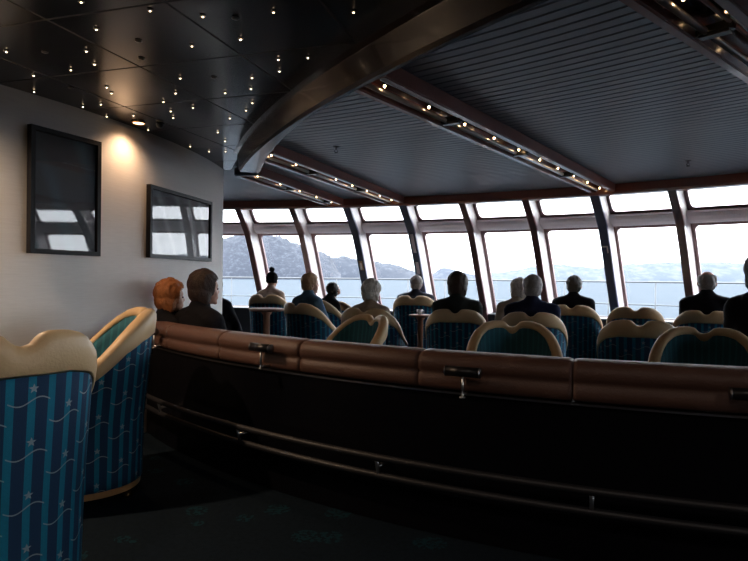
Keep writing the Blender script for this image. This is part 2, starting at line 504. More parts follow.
def window_unit(k):
    a0, a1 = az(k), az(k + 1); am = (a0 + a1) / 2
    holder = None
    for (z0, z1, nm, rr) in ((.58, 1.90, 'lower', .05), (2.05, 2.335, 'upper', .05)):
        Rm = 12 + dprof((z0 + z1) / 2) + GL
        half = rad(AZS / 2) * Rm - .045
        def P(u, z, off=0):
            R = 12 + dprof(z) + GL
            return pol(am + math.degrees(u / Rm), R + off, z)
        bm = bmesh.new()
        outer = rrect(-half, half, z0, z1, .004); inner = rrect(-half + .045, half - .03, z0 + .03, z1 - .03, rr)
        secs = []
        for (uo, zo), (ui, zi) in zip(outer, inner):
            secs.append([P(uo, zo, -.03), P(ui, zi, -.03), P(ui, zi, .03), P(uo, zo, .03)])
        secs.append(secs[0])
        rings = [[bm.verts.new(p) for p in s] for s in secs[:-1]]
        rings.append(rings[0])
        for A, B in zip(rings, rings[1:]):
            for q in range(4): bm.faces.new((A[q], A[(q + 1) % 4], B[(q + 1) % 4], B[q]))
        if holder is None:
            holder = struct('window_%d' % (k + 4), bm, M['gasket'])
        else:
            obj('window_frame', bm, M['gasket'], holder)
        bm = bmesh.new(); n = 12
        rows = []
        for j in range(n + 1):
            z = z0 + .01 + (z1 - z0 - .02) * j / n
            rows.append([P(-half + .01, z), P(half - .01, z)])
        sweep(bm, rows, closed=False)
        obj('window_pane', bm, M['glass'], holder, recalc=False)
    # duct-like transom between the two panes
    bm = bmesh.new(); secs = []
    prof = [(-.09, 1.905), (-.125, 1.925), (-.14, 1.97), (-.125, 2.015), (-.09, 2.035), (.03, 2.06), (.03, 1.89)]
    for i in range(5):
        a = a0 + (a1 - a0) * i / 4
        secs.append([pol(a, 12 + dprof(z) + GL + o, z) for o, z in prof])
    sweep(bm, secs)
    obj('transom', bm, M['duct'], holder, smooth=False)
for k in range(KMIN, KMAX): window_unit(k)

def arcsweep(name, prof, a0, a1, n, m, smooth=False, c=C0, parent=None, st=True):
    bm = bmesh.new()
    secs = []
    for i in range(n + 1):
        a = a0 + (a1 - a0) * i / n
        secs.append([Vector((*arcpt(c, R, a), z)) for R, z in prof])
    sweep(bm, secs)
    return struct(name, bm, m, parent, smooth) if st else obj(name, bm, m, parent, smooth)

AL, AR = az(KMIN), az(KMAX)
arcsweep('trim_header', [(11.92, 2.345), (11.92, 2.25), (11.95, 2.225), (12.10, 2.225), (12.10, 2.345)], AL, AR, 60, M['red_wood'])
arcsweep('wall_front', [(13.34, LOW), (13.34, .56), (13.85, .56), (13.85, LOW)], AL, AR, 60, M['sill'])
arcsweep('trim_sill', [(13.28, .56), (13.28, .59), (13.30, .60), (13.83, .60), (13.83, .56)], AL, AR, 60, M['sill'])
arcsweep('trim_roof_edge', [(12.0, 2.36), (12.7, 2.36), (12.7, 2.45), (12.0, 2.45)], AL - 2, AR + 2, 60, M['duct'])

# slatted ceiling: real grooves, concentric with the windows
bm = bmesh.new()
R = 5.0; pitch = .085; prof = []
while R < 12.1:
    prof += [(R, 2.362), (R + .010, 2.362), (R + .016, 2.350), (R + pitch - .004, 2.350)]
    R += pitch
NA = 90
rings = []
for i in range(NA + 1):
    a = -30 + 130 * i / NA
    rings.append([bm.verts.new((*arcpt(C0, r, a), z)) for r, z in prof])
for A, B in zip(rings, rings[1:]):
    for q in range(len(prof) - 1): bm.faces.new((A[q], B[q], B[q + 1], A[q + 1]))
struct('ceiling', bm, M['slat'], recalc=False)
bm = bmesh.new(); prism(bm, [arcpt(C0, 12.45, AL - 2 + (AR - AL + 4) * i / 60) for i in range(61)] + [(8.9, -3.3), (-6.2, -3.3), (-6.2, 6)], 2.47, 2.57)
struct('ceiling_deckhead', bm, M['black'])

# ------------------------------------------------------------------ lower black ceiling with a curved fascia
FC, FR = (9.059, 8.398), 10.739
def fpt(a, off=0): return arcpt(FC, FR + off, a)
edge = [(-1.42, 5.95), (-1.25, 5.45)] + [fpt(a) for a in [-107.6, -110.5, -112, -114, -116, -118, -120, -122, -124.5, -127, -130, -134, -138, -142, -147, -152, -158, -165, -172]]
poly = edge + [(8.9, -2.3), (8.9, -3.1), (-5.3, -3.1), (-5.3, 6.0)]
bm = bmesh.new(); prism(bm, poly, 2.2, 2.47)
struct('ceiling_lower', bm, M['tile'])
bm = bmesh.new(); secs = []
aa = [-107.6 - i * 1.1 for i in range(60)]
for i, a in enumerate(aa):
    prof = [(.03, 2.199), (-.005, 2.19), (-.015, 2.06), (-.03, 2.045), (-.055, 2.045), (-.07, 2.06), (-.07, 2.36), (.03, 2.36)]
    # the beam drops and widens a little towards its free end
    k = max(0, 1 - i / 9.)
    secs.append([Vector((*fpt(a, (o - .13 * k if o < -.04 else o)), z)) for o, z in prof])
sweep(bm, secs)
struct('trim_fascia', bm, M['gloss_wood'], smooth=False)

# ------------------------------------------------------------------ walls and floors
WC = (-6.910, 5.813); WR = 5.421
bm = bmesh.new(); secs = []
for i in range(61):
    a = 88.5 + (160 - 88.5) * i / 60
    x0, y0 = arcpt(WC, WR, a); x1, y1 = arcpt(WC, WR - .12, a)
    secs.append([Vector((x0, y0, -.13)), Vector((x0, y0, 2.4)), Vector((x1, y1, 2.4)), Vector((x1, y1, -.13))])
sweep(bm, secs); wl = struct('wall_left', bm, M['wall'], smooth=False)
for p in wl.data.polygons: p.use_smooth = False
def wallseg(name, p, q, m, z0=LOW, z1=2.5, t=.1):
    bm = bmesh.new(); p, q = Vector(p), Vector(q); d = (q - p).normalized(); n = Vector((d.y, -d.x)) * t
    prism(bm, [p, q, q + n, p + n], z0, z1); struct(name, bm, m)
wallseg('wall_lobby', (-5.2, -3.2), (-5.2, 1.0), M['wall'], t=-.1)
wallseg('wall_back', (9.3, -3.1), (-5.3, -3.1), M['darkwall'])
x, y = arcpt(C0, 13.9, AR)
wallseg('wall_right', (x, y), (x, -3.2), M['darkwall'], LOW, .8)  # kept low so the added side openings let daylight in
wallseg('trim_added_lintel', (x, y), (x, -3.2), M['darkwall'], 2.05, 2.5)
for q in (y, 1.2, -.9, -3.1):
    wallseg('trim_added_pier', (x, q), (x, q - .18), M['darkwall'], .8, 2.05)
for q0, q1, n in ((y, 1.2, 31), (1.2, -.9, 32), (-.9, -3.1, 33)):
    bm = bmesh.new(); box(bm, (x - .05, (q0 + q1) / 2, 1.425), (.012, abs(q0 - q1) - .1, 1.25)); struct('window_%d' % n, bm, M['glass'])  # glazed openings added out of view for daylight from the right
x, y = arcpt(C0, 13.9, AL)
wallseg('wall_side', (-6.0, 5.0), (-6.0, 11.8), M['darkwall'], t=-.1)
wallseg('wall_inner', (-2.2, 3.75), (-6.1, 5.0), M['darkwall'], t=.1)

RC, RR = (3.071, 7.832), 5.817          # centre and radius of the sunken lounge rail
rail_a = [-125.5 - i * (95 / 60) for i in range(61)]
bm = bmesh.new()
poly = [arcpt(RC, RR - .02, a) for a in rail_a] + [(9.6, 4.0), (9.6, -3.2), (-5.3, -3.2), (-5.3, 4.5)]
prism(bm, poly, LOW, 0); struct('floor', bm, M['carpet'])
bm = bmesh.new(); box(bm, (1.7, 5, LOW - .05), (16, 17.5, .1)); struct('floor_lounge', bm, M['carpet'])
arcsweep('floor_deck', [(13.86, -.30), (13.86, -.2), (16.2, -.2), (16.2, -.30)], AL, AR, 60, M['deck'])

# outside deck railing
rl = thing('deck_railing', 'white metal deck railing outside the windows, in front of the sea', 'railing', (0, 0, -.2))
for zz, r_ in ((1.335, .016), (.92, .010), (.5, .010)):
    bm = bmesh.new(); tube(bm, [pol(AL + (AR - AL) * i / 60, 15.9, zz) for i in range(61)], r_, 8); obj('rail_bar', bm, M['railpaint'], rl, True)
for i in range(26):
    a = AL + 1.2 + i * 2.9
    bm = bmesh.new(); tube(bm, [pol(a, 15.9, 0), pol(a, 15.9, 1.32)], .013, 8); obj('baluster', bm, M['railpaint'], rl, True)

# ------------------------------------------------------------------ the padded partition round the lounge
def rpt(a, off, z): return Vector((*arcpt(RC, RR + off, a), z))
part = thing('curved_partition', 'long curved black partition with brown padded leather top between aisle and lounge', 'partition', (*arcpt(RC, RR, -150), 0))
def rsweep(name, prof, a0, a1, n, m, smooth=False):
    o0 = Vector(part.location)
    bm = bmesh.new()
    secs = [[rpt(a0 + (a1 - a0) * i / n, o, z) - o0 for o, z in prof] for i in range(n + 1)]
    sweep(bm, secs); return obj(name, bm, m, part, smooth)
rsweep('panel', [(.0, .002), (.0, .655), (-.04, .655), (-.04, LOW), (-.02, LOW), (-.02, .002)], -125.5, -220, 90, M['black'])
rsweep('ledge_trim', [(.001, .640), (.018, .643), (.018, .652), (.001, .655)], -125.5, -220, 90, M['steel'])
cp = [(.0, .656), (.024, .665), (.032, .69), (.028, .722), (.014, .733), (.030, .745), (.036, .775), (.026, .805), (-.005, .822),
      (-.06, .828), (-.11, .818), (-.135, .79), (-.135, .70), (-.11, .656)]
js = [-125.7, -130.4, -137.1, -143.8, -150.6, -157.2, -163.9, -170.6, -177.3, -184, -190.7, -197.4, -204.1, -210.8, -217.5]
for a0, a1 in zip(js, js[1:]):
    bm = bmesh.new(); n = 40; secs = []
    o0 = Vector(part.location)
    for i in range(n + 1):
        t = i / n; a = a0 - .03 + (a1 - a0 + .06) * t
        e = min(t, 1 - t) * abs(a1 - a0) * rad(RR) / .035
        k = 1 if e >= 1 else math.sqrt(max(0, 1 - (1 - e) ** 2)) * .05 + .95
        secs.append([rpt(a, -.05 + (o + .05) * k, .73 + (z - .73) * k) - o0 for o, z in cp])
    # extra rings near the ends make the pillow edge
    sweep(bm, secs); obj('padded_cushion', bm, M['leather'], part, True)
for zz, off in ((.335, .11), (.245, .085)):
    bm = bmesh.new(); o0 = Vector(part.location)
    tube(bm, [rpt(-126.5 - i * 1.5, off, zz) - o0 for i in range(62)], .017, 10); obj('foot_rail', bm, M['darksteel'], part, True)
for i in range(10):
    a = -131 - i * 9
    o0 = Vector(part.location)
    bm = bmesh.new(); tube(bm, [rpt(a, -.0, .29) - o0, rpt(a, .05, .29) - o0, rpt(a, .10, .29) - o0], .009, 8)
    tube(bm, [rpt(a, .085, .245) - o0, rpt(a, .11, .335) - o0], .009, 8); obj('rail_bracket', bm, M['chrome'], part, True)
for a, L, mt, hz in ((-129.6, .045, 'blackmetal', .775), (-141.6, .14, 'blackmetal', .775), (-152.9, .145, 'blackmetal', .755), (-163.3, .145, 'blackmetal', .745), (-175, .145, 'blackmetal', .755), (-187, .145, 'blackmetal', .755)):
    o0 = Vector(part.location)
    c = rpt(a, .085, hz) - o0; da = math.degrees(L / 2 / RR)
    bm = bmesh.new()
    tube(bm, [c - Vector((0, 0, .015)), c - Vector((0, 0, .105))], .0055, 10)
    tube(bm, [c - Vector((0, 0, .098)), rpt(a, .02, hz - .098) - o0], .005, 10)
    lathe(bm, [(0, 0), (.013, 0), (.013, .006), (0, .006)], 14, c - Vector((0, 0, .112)))
    st = obj('chrome_stem', bm, M['chrome'], part, True)
    bm = bmesh.new(); tube(bm, [rpt(a - da, .085, hz) - o0, rpt(a, .085, hz) - o0, rpt(a + da, .085, hz) - o0], .022, 20)
    obj('black_cylinder', bm, M[mt], st, True)
    bm = bmesh.new()
    for s in (-1, 1):
        p0 = rpt(a + s * da, .085, hz) - o0; p1 = rpt(a + s * (da + .04), .085, hz) - o0
        tube(bm, [p0, p1], .0235, 20)
    obj('end_cap', bm, M['steel'], st, True)

# ------------------------------------------------------------------ ceiling light tracks
def light_track(k_az, R0, R1, label):
    x, y = arcpt(C0, R0, k_az)
    t = thing('ceiling_light_track', label, 'light fixture', (x, y, 2.35), k_az, 'wooden light tracks on the slatted ceiling')
    L = R1 - R0
    for s in (-1, 1):
        bm = bmesh.new(); box(bm, (s * .125, L / 2, -.052), (.055, L, .10)); bmesh.ops.bevel(bm, geom=bm.edges[:], offset=.008, segments=2, affect='EDGES')
        obj('wooden_rail', bm, M['red_wood'], t)
    bm = bmesh.new(); box(bm, (0, L / 2, -.012), (.20, L - .02, .02)); obj('mirrored_channel', bm, M['mirror'], t)
    bm = bmesh.new(); tube(bm, [(-.055, .05, -.075), (-.055, L - .05, -.075)], .016, 12); obj('chrome_tube', bm, M['chrome'], t, True)
    bm = bmesh.new(); tube(bm, [(.045, .12, -.06), (.045, L - .05, -.06)], .010, 10); obj('chrome_tube', bm, M['chrome'], t, True)
    bm = bmesh.new(); box(bm, (0, -.03, -.055), (.29, .06, .10)); bmesh.ops.bevel(bm, geom=bm.edges[:], offset=.015, segments=2, affect='EDGES')
    obj('end_box', bm, M['steel'], t)
    n = max(3, int(L / .46))
    for i in range(n):
        yy = .22 + i * (L - .35) / (n - 1)
        bm = bmesh.new(); tube(bm, [(0, yy, -.02), (0, yy, -.06)], .016, 10); so = obj('lamp_socket', bm, M['blackmetal'], t, True)
        bm = bmesh.new(); ellipsoid(bm, (0, yy, -.066), (.0075, .0075, .011), seg=12, rings=8); obj('bulb', bm, M['bulb'], so, True)
    for i in range(1, int(L / 1.3) + 1):
        yy = i * 1.3 - .2
        bm = bmesh.new(); box(bm, (-.02, yy, -.075), (.15, .07, .05)); bmesh.ops.bevel(bm, geom=bm.edges[:], offset=.012, segments=2, affect='EDGES')
        obj('clamp', bm, M['blackmetal'], t)
light_track(16.6, 9.2, 11.9, 'shortest wooden light track on the slatted ceiling, nearest the white wall')
light_track(21.2, 8.2, 11.9, 'second wooden light track from the white wall, emerging from behind the curved fascia')
light_track(35.1, 6.85, 11.9, 'long reddish wooden light track with bulbs crossing the middle of the slatted ceiling')
light_track(48.5, 6.3, 11.9, 'large wooden light track with bright bulbs at top right corner of the view')

# sprinklers on the slatted ceiling
for (x, y), lb in (((-.36, 5.55), 'small sprinkler head on the slatted ceiling between second and third light tracks'), ((3.1, 6.0), 'small sprinkler head on the slatted ceiling at right, above the last windows')):
    t = thing('sprinkler', lb, 'sprinkler', (x, y, 2.35))
    bm = bmesh.new(); lathe(bm, [(0, 0), (.03, 0), (.03, -.006), (.012, -.01), (.010, -.03), (0, -.03)], 16); obj('body', bm, M['steel'], t, True)
    bm = bmesh.new(); tube(bm, [(-.012, 0, -.03), (-.014, 0, -.045), (0, 0, -.055)], .003, 6); tube(bm, [(.012, 0, -.03), (.014, 0, -.045), (0, 0, -.055)], .003, 6)
    lathe(bm, [(0, -.055), (.016, -.055), (.016, -.058), (0, -.058)], 14); obj('deflector', bm, M['blackmetal'], t, True)

# pinpoint lights in the black ceiling
stars = [(-1.132, 2.319), (-0.894, 2.388), (-0.7, 2.437), (-1.192, 2.576), (-0.838, 2.75), (-0.596, 2.663), (-1.737, 2.843), (-1.354, 2.828), (-1.397, 3.003), (-1.557, 3.088), (-1.799, 3.181), (-1.035, 3.199), (-1.956, 3.464), (-1.497, 3.366), (-1.517, 3.474), (-1.145, 3.461), (-1.817, 3.759), (-1.681, 3.702), (-1.275, 3.635), (-1.134, 3.755), (-1.769, 3.982), (-1.58, 3.949), (-1.3, 3.84), (-1.337, 3.999), (-1.629, 4.339), (-1.492, 4.879), (-1.394, 5.074), (-1.144, 4.389), (-0.408, 2.389), (-0.092, 2.381), (-0.6, 2.667), (-0.471, 2.909), (-0.491, 3.072), (-0.326, 2.88), (-0.652, 3.18), (-0.695, 3.363), (-0.742, 3.637), (-0.815, 3.802), (-0.858, 3.444), (-0.962, 3.994), (-1.159, 4.665), (-1.251, 5.054)]
dim = [(-1.561, 2.851), (-1.062, 2.704), (-1.134, 2.924), (-0.854, 3.193), (-1.709, 3.392), (-0.573, 2.456)]
def starlight():
    t = thing('star_light', 'tiny lit pinpoint lamp set in the black ceiling panels', 'ceiling light', (0, 0, 2.2), 0, 'lit pinpoint lamps in the black ceiling')
    bm = bmesh.new(); lathe(bm, [(0, -.001), (.010, -.001), (.012, -.004), (.006, -.007), (0, -.007)], 14); obj('lens_rim', bm, M['starrim'], t, True)
    bm = bmesh.new(); ellipsoid(bm, (0, 0, -.006), (.0040, .0040, .004), seg=10, rings=6); obj('light_point', bm, M['star'], t, True)
    return t
s0 = starlight()
for i, (x, y) in enumerate(stars):
    s = s0 if i == 0 else copy_tree(s0)
    s.location = (x, y, 2.2)
bmd = bmesh.new(); lathe(bmd, [(0, -.001), (.014, -.001), (.016, -.004), (.008, -.008), (0, -.008)], 14)
d0 = obj('ceiling_stud', bmd, M['starrim'], None, True)
for i, (x, y) in enumerate(dim):
    s = d0 if i == 0 else d0.copy()
    if i: COL.objects.link(s)
    s.location = (x, y, 2.2)
    tag(s, 'unlit pinpoint lamp in the black ceiling panels, showing only a dull rim', 'ceiling light', 'unlit pinpoint lamps in the black ceiling')

def downlight(x, y, label, energy, colr=(1, .62, .36), ang=115):
    t = thing('downlight', label, 'ceiling light', (x, y, 2.2))
    bm = bmesh.new(); lathe(bm, [(.036, 0), (.048, 0), (.050, -.006), (.044, -.014), (.036, -.010)], 28); obj('brass_ring', bm, M['brass'], t, True)
    bm = bmesh.new(); lathe(bm, [(0, -.004), (.036, -.004), (.036, -.010), (0, -.010)], 24); obj('lens', bm, M['lamp'], t, True)
    ld = bpy.data.lights.new('downlight_lamp', 'SPOT'); ld.energy = energy; ld.color = colr; ld.spot_size = rad(ang); ld.spot_blend = 1.; ld.shadow_soft_size = .03
    lo = bpy.data.objects.new('downlight_lamp', ld); link(lo, t); lo.location = (0, 0, -.03)
downlight(-1.618, 4.135, 'lit brass downlight in the black ceiling beside the white wall', 2.6, (1, .62, .36), 145)
downlight(-2.25, 2.75, 'lit brass downlight close to the wall nearest the viewer, above the first armchair', 24, (1, .70, .46), 150)
for x, y, e, lb in ((-1.2, .6, 7, 'added fill downlight in the aisle ceiling behind the nearest armchair'), (.2, .5, 6, 'added fill downlight in the aisle ceiling straight above the viewer'),
                    (1.6, -.2, 9, 'added fill downlight in the aisle ceiling right of the viewer'), (3.4, -1.6, 9, 'added fill downlight in the aisle ceiling farthest right')):
    downlight(x, y, lb, e * .8, (1, .84, .72), 150)  # fill lamps added outside the view to brighten cushions, wall and chair backs
bm = bmesh.new(); lathe(bm, [(0, -.030), (.012, -.029), (.022, -.022), (.026, -.010), (.027, 0), (0, 0)], 20)
o = obj('camera_dome', bm, M['blackmetal'], None, True); o.location = (-1.49, 4.18, 2.2)
tag(o, 'small black dome sensor in the ceiling beside the lit downlight', 'sensor')

# ------------------------------------------------------------------ pictures
def picture(name, label, p, q, z0, z1, pm):
    p, q = Vector((*p, 0)), Vector((*q, 0)); d = q - p; wdt = d.length; c = (p + q) / 2
    ang = atan2(d.y, d.x)
    t = thing(name, label, 'picture', (c.x, c.y, z0)); t.rotation_euler = (0, 0, ang)
    h = z1 - z0; fw = .028
    bm = bmesh.new()
    for (cx, cz, sx, sz) in ((0, fw / 2, wdt, fw), (0, h - fw / 2, wdt, fw), (-wdt / 2 + fw / 2, h / 2, fw, h - 2 * fw), (wdt / 2 - fw / 2, h / 2, fw, h - 2 * fw)):
        box(bm, (cx, .0, cz), (sx, .035, sz))
    obj('frame', bm, M['frame'], t)
    bm = bmesh.new(); box(bm, (0, .006, h / 2), (wdt - 2 * fw + .004, .006, h - 2 * fw + .004)); obj('print', bm, pm, t)
    bm = bmesh.new(); vs = [bm.verts.new((sx * (wdt / 2 - fw), -.006, sz)) for sx, sz in ((-1, fw), (1, fw), (1, h - fw), (-1, h - fw))]; bm.faces.new(vs)
    obj('glass', bm, M['picglass'], t)
def onwall(a, off): return arcpt(WC, WR + off, a)
picture('picture_frame', 'tall black framed dark photograph on the white wall, nearer the viewer', onwall(115.45, .035), onwall(110.2, .035), 1.272, 2.012,
        print_mat('print_streaks', (.006, .007, .012), (.014, .045, .06), (.016, .016, .026), 1.3, 2.2))
picture('picture_frame', 'wide black framed grey photograph on the white wall, beside the seated couple', onwall(105.1, .035), onwall(94.2, .035), 1.283, 1.815,
        print_mat('print_grey', (.03, .035, .04), (.15, .16, .17), (.08, .085, .10), 1.6, 5.1))

# ------------------------------------------------------------------ armchairs
TOP = [(0, .926), (.022, .929), (.048, .946), (.072, .964), (.115, .972), (.20, .970), (.3, .954), (.42, .910), (.52, .855), (.62, .785), (.72, .705), (.85, .625), (1.0, .585)]
SEAM = [(0, .835), (.2, .832), (.35, .81), (.5, .755), (.7, .625), (.85, .565), (1, .535)]
def chair_plan(t, off, z):
    """outer plan curve of the tub chair; front is +Y"""
    k = .93 + .07 * min(1, max(0, (z - .08) / .75))
    a, b = (.335 + off), (.325 + off)
    s = 1 if t >= 0 else -1; u = abs(t)
    if u <= .70:
        ph = u / .70 * pi / 2
        x, y = s * a * sin(ph) ** .92, -b * cos(ph) ** .92 if cos(ph) > 1e-6 else 0
    else:
        v = (u - .70) / .30
        x, y = s * (a - .035 * v * v), .29 * v
    lean = .035 * max(0, (z - .4) / .55)
    return Vector((x * k, y * k - lean + .02, z))
def chair_mesh_sets():
    N = 72; ts = [-1 + 2 * i / N for i in range(N + 1)]
    # denser near the notch
    ts = sorted(set([round(t, 4) for t in ts] + [round(x, 4) for x in (-.10, -.07, -.05, -.03, .03, .05, .07, .10)]))
    S = [0]
    for a, b in zip(ts, ts[1:]): S.append(S[-1] + (chair_plan(b, 0, .5) - chair_plan(a, 0, .5)).length)
    def band_h(u): return lerp_tab(TOP, u) - lerp_tab(SEAM, u)
    # fabric shell
    bm = bmesh.new(); uvl = bm.loops.layers.uv.new('UVMap')
    def grid(fn, nz, zlo, zhi, closed=None):
        rows = []
        for t in ts:
            z0, z1 = zlo(abs(t)), zhi(abs(t))
            rows.append([bm.verts.new(fn(t, z0 + (z1 - z0) * j / nz)) for j in range(nz + 1)])
        for i in range(len(ts) - 1):
            for j in range(nz):
                f = bm.faces.new((rows[i][j], rows[i + 1][j], rows[i + 1][j + 1], rows[i][j + 1]))
                for lp, (ii, jj) in zip(f.loops, ((i, j), (i + 1, j), (i + 1, j + 1), (i, j + 1))):
                    lp[uvl].uv = (S[ii], rows[ii][jj].co.z)
        return rows
    o = grid(lambda t, z: chair_plan(t, 0, z), 10, lambda u: .08, lambda u: lerp_tab(TOP, u) - band_h(u) + .02)
    i_ = grid(lambda t, z: chair_plan(t, -.03, z), 1, lambda u: .08, lambda u: lerp_tab(TOP, u) - band_h(u) + .02)
    for A, B in ((o, i_),):
        for q in range(len(ts) - 1):
            bm.faces.new((A[q][0], A[q + 1][0], B[q + 1][0], B[q][0]))
        for q in (0, -1):
            bm.faces.new([v for v in A[q]] + [v for v in reversed(B[q])])
    sh = bpy.data.meshes.new('outer_shell'); bmesh.ops.recalc_face_normals(bm, faces=bm.faces); bm.to_mesh(sh); bm.free(); sh.materials.append(M['fabric'])
    # lining
    bm = bmesh.new(); uvl = bm.loops.layers.uv.new('UVMap')
    o = grid(lambda t, z: chair_plan(t, -.062 - .02 * max(0, 1 - abs(z - .55) / .3), z), 8, lambda u: .30, lambda u: lerp_tab(TOP, u) - .04)
    i_ = grid(lambda t, z: chair_plan(t, -.04, z), 1, lambda u: .30, lambda u: lerp_tab(TOP, u) - .04)
    for q in range(len(ts) - 1):
        bm.faces.new((o[q][0], o[q + 1][0], i_[q + 1][0], i_[q][0])); bm.faces.new((o[q][-1], i_[q][-1], i_[q + 1][-1], o[q + 1][-1]))
    for q in (0, -1): bm.faces.new([v for v in o[q]] + [v for v in reversed(i_[q])])
    li = bpy.data.meshes.new('inner_lining'); bmesh.ops.recalc_face_normals(bm, faces=bm.faces); bm.to_mesh(li); bm.free(); li.materials.append(M['lining'])
    # leather rim
    bm = bmesh.new(); secs = []
    for t in ts:
        u = abs(t); T = lerp_tab(TOP, u); bh = band_h(u)
        e = 1.
        pr = [(.002, T - bh), (.010, T - bh + .010), (.012, T - .06), (.010, T - .03), (0, T - .010), (-.015, T), (-.038, T), (-.056, T - .010), (-.065, T - .026),
              (-.067, T - .045), (-.058, T - .055), (-.03, T - .046), (-.012, T - min(bh - .004, .06))]
        secs.append([chair_plan(t, o_, z) for o_, z in pr])
    sweep(bm, secs)
    rim = bpy.data.meshes.new('leather_rim'); bmesh.ops.recalc_face_normals(bm, faces=bm.faces); bm.to_mesh(rim); bm.free(); rim.materials.append(M['tan'])
    # seat cushion
    bm = bmesh.new(); n = 40; prof = [(.0, .27), (.9, .27), (.98, .30), (1.0, .34), (.97, .378), (.85, .392), (.45, .397), (0, .397)]
    rings = []
    for k, z in prof:
        ring = []
        for i in range(n):
            t = 2 * pi * i / n
            x = .245 * (abs(cos(t)) ** .6) * (1 if cos(t) >= 0 else -1); y = (.265 if sin(t) > 0 else .23) * (abs(sin(t)) ** .6) * (1 if sin(t) >= 0 else -1)
            ring.append(Vector((x * k, y * k + .03, z)))
        rings.append(ring)
    vr = [[bm.verts.new(p) for p in r] if prof[i][0] > 0 else [bm.verts.new(r[0])] for i, r in enumerate(rings)]
    for A, B in zip(vr, vr[1:]):
        for q in range(n):
            vs = []
            for v in (A[q % len(A)], A[(q + 1) % n % len(A)], B[(q + 1) % n % len(B)], B[q % len(B)]):
                if v not in vs: vs.append(v)
            if len(vs) > 2: bm.faces.new(vs)
    se = bpy.data.meshes.new('seat_cushion'); bmesh.ops.recalc_face_normals(bm, faces=bm.faces); bm.to_mesh(se); bm.free(); se.materials.append(M['lining'])
    # plinth
    bm = bmesh.new(); secs = []
    outer = [chair_plan(t, -.004, .08) for t in ts]
    lo = [bm.verts.new((p.x * .985, p.y * .985, .045)) for p in outer]; hi = [bm.verts.new((p.x, p.y, .085)) for p in outer]
    bm.faces.new(lo); bm.faces.new(hi)
    for q in range(len(ts)):
        j = (q + 1) % len(ts); bm.faces.new((lo[q], lo[j], hi[j], hi[q]))
    pl = bpy.data.meshes.new('wooden_plinth'); bmesh.ops.recalc_face_normals(bm, faces=bm.faces); bm.to_mesh(pl); bm.free(); pl.materials.append(M['plinth'])
    bm = bmesh.new(); lathe(bm, [(0, 0), (.020, 0), (.024, .01), (.022, .046), (0, .046)], 14)
    ft = bpy.data.meshes.new('foot'); bmesh.ops.recalc_face_normals(bm, faces=bm.faces); bm.to_mesh(ft); bm.free(); ft.materials.append(M['brass'])
    for me in (sh, li, rim, se):
        me.polygons.foreach_set('use_smooth', [True] * len(me.polygons))
    return dict(outer_shell=sh, inner_lining=li, leather_rim=rim, seat_cushion=se, wooden_plinth=pl), ft
CM, FOOT = chair_mesh_sets()
def chair(x, y, heading, label, group=None, z=LOW, s=1.):
    t = thing('tub_armchair', label, 'armchair', (x, y, z), heading, group, s)
    for nm, me in CM.items(): link(bpy.data.objects.new(nm, me), t)
    for fx, fy in ((-.24, .2), (.24, .2), (-.2, -.18), (.2, -.18)):
        f = link(bpy.data.objects.new('foot', FOOT), t); f.location = (fx, fy, 0)
    return t
def at(px, y): return (px - 374) / 605 * y
GA = 'blue tub armchairs in the lounge'
chair(-1.33, 2.06, -52, 'nearest blue star-patterned tub armchair, seen from behind at the left edge', None, 0)
chair(-1.53, 3.22, -122, 'blue striped tub armchair turned to the white wall, second from the viewer', None, 0)
CH = [  # px of centre, depth, heading, scale, label
 (272, 9.75, 12, 1.04, 'tub armchair at the windows holding the person in a bobble hat'),
 (313, 7.6, 36, 1.0, 'tub armchair turned right, holding the blond-haired person'),
 (331, 8.8, 48, 1.0, 'tub armchair holding the hunched person in black near the windows'),
 (353, 9.5, 60, .95, 'small-looking far tub armchair between the hunched and white-haired people'),
 (345, 4.95, 232, 1.0, 'empty tub armchair turned left, its teal inside visible above the partition'),
 (374, 6.55, 20, 1.0, 'tub armchair holding the white-haired person in beige'),
 (417, 9.3, 14, 1.06, 'tub armchair at the windows holding the grey-haired person in dark checks'),
 (458, 6.5, 13, 1.0, 'tub armchair holding the dark-haired person with a hood'),
 (515, 4.25, 190, 1.0, 'empty tub armchair facing the aisle at the centre of the partition'),
 (533, 6.1, 18, 1.0, 'tub armchair holding the man in a navy sweater'),
 (576, 7.9, 29, 1.0, 'tub armchair at the windows holding the man in a black jacket'),
 (636, 7.5, 24, 1.0, 'empty tub armchair by the windows behind another empty one'),
 (641, 5.05, 25, 1.0, 'empty tub armchair seen from behind, right of centre, nearer of two empty ones'),
 (706, 6.75, 27, 1.0, 'tub armchair holding the balding man at the right windows'),
 (707, 3.85, 206, 1.0, 'empty tub armchair facing the aisle at the right edge of the view'),
]
for px, d, hd, s, lb in CH: chair(at(px, d), d, hd, lb, GA, LOW, s)

# ------------------------------------------------------------------ tables
def table(x, y, h, r, label):
    t = thing('lounge_table', label, 'table', (x, y, LOW))
    bm = bmesh.new(); lathe(bm, [(0, h - .032), (r - .02, h - .032), (r, h - .02), (r, h - .006), (r - .008, h), (0, h)], 40); obj('table_top', bm, M['tabletop'], t, False)
    bm = bmesh.new(); lathe(bm, [(0, .02), (.055, .02), (.04, .06), (.036, h - .08), (.07, h - .033), (0, h - .033)], 24); obj('column', bm, M['tabletop'], t, True)
    bm = bmesh.new(); lathe(bm, [(0, 0), (.22, 0), (.22, .012), (.08, .03), (0, .03)], 32); obj('base', bm, M['blackmetal'], t, True)
table(at(267, 6.6), 6.6, .94, .19, 'round wooden pedestal table behind the couple, left of the blond-haired person')
table(at(421, 8.1), 8.1, .80, .16, 'small round table with a white cup, between centre armchairs near the windows')
c = thing('cup', 'white china cup on the small round table near the windows', 'cup', (at(420, 8.1), 8.1, LOW + .80))
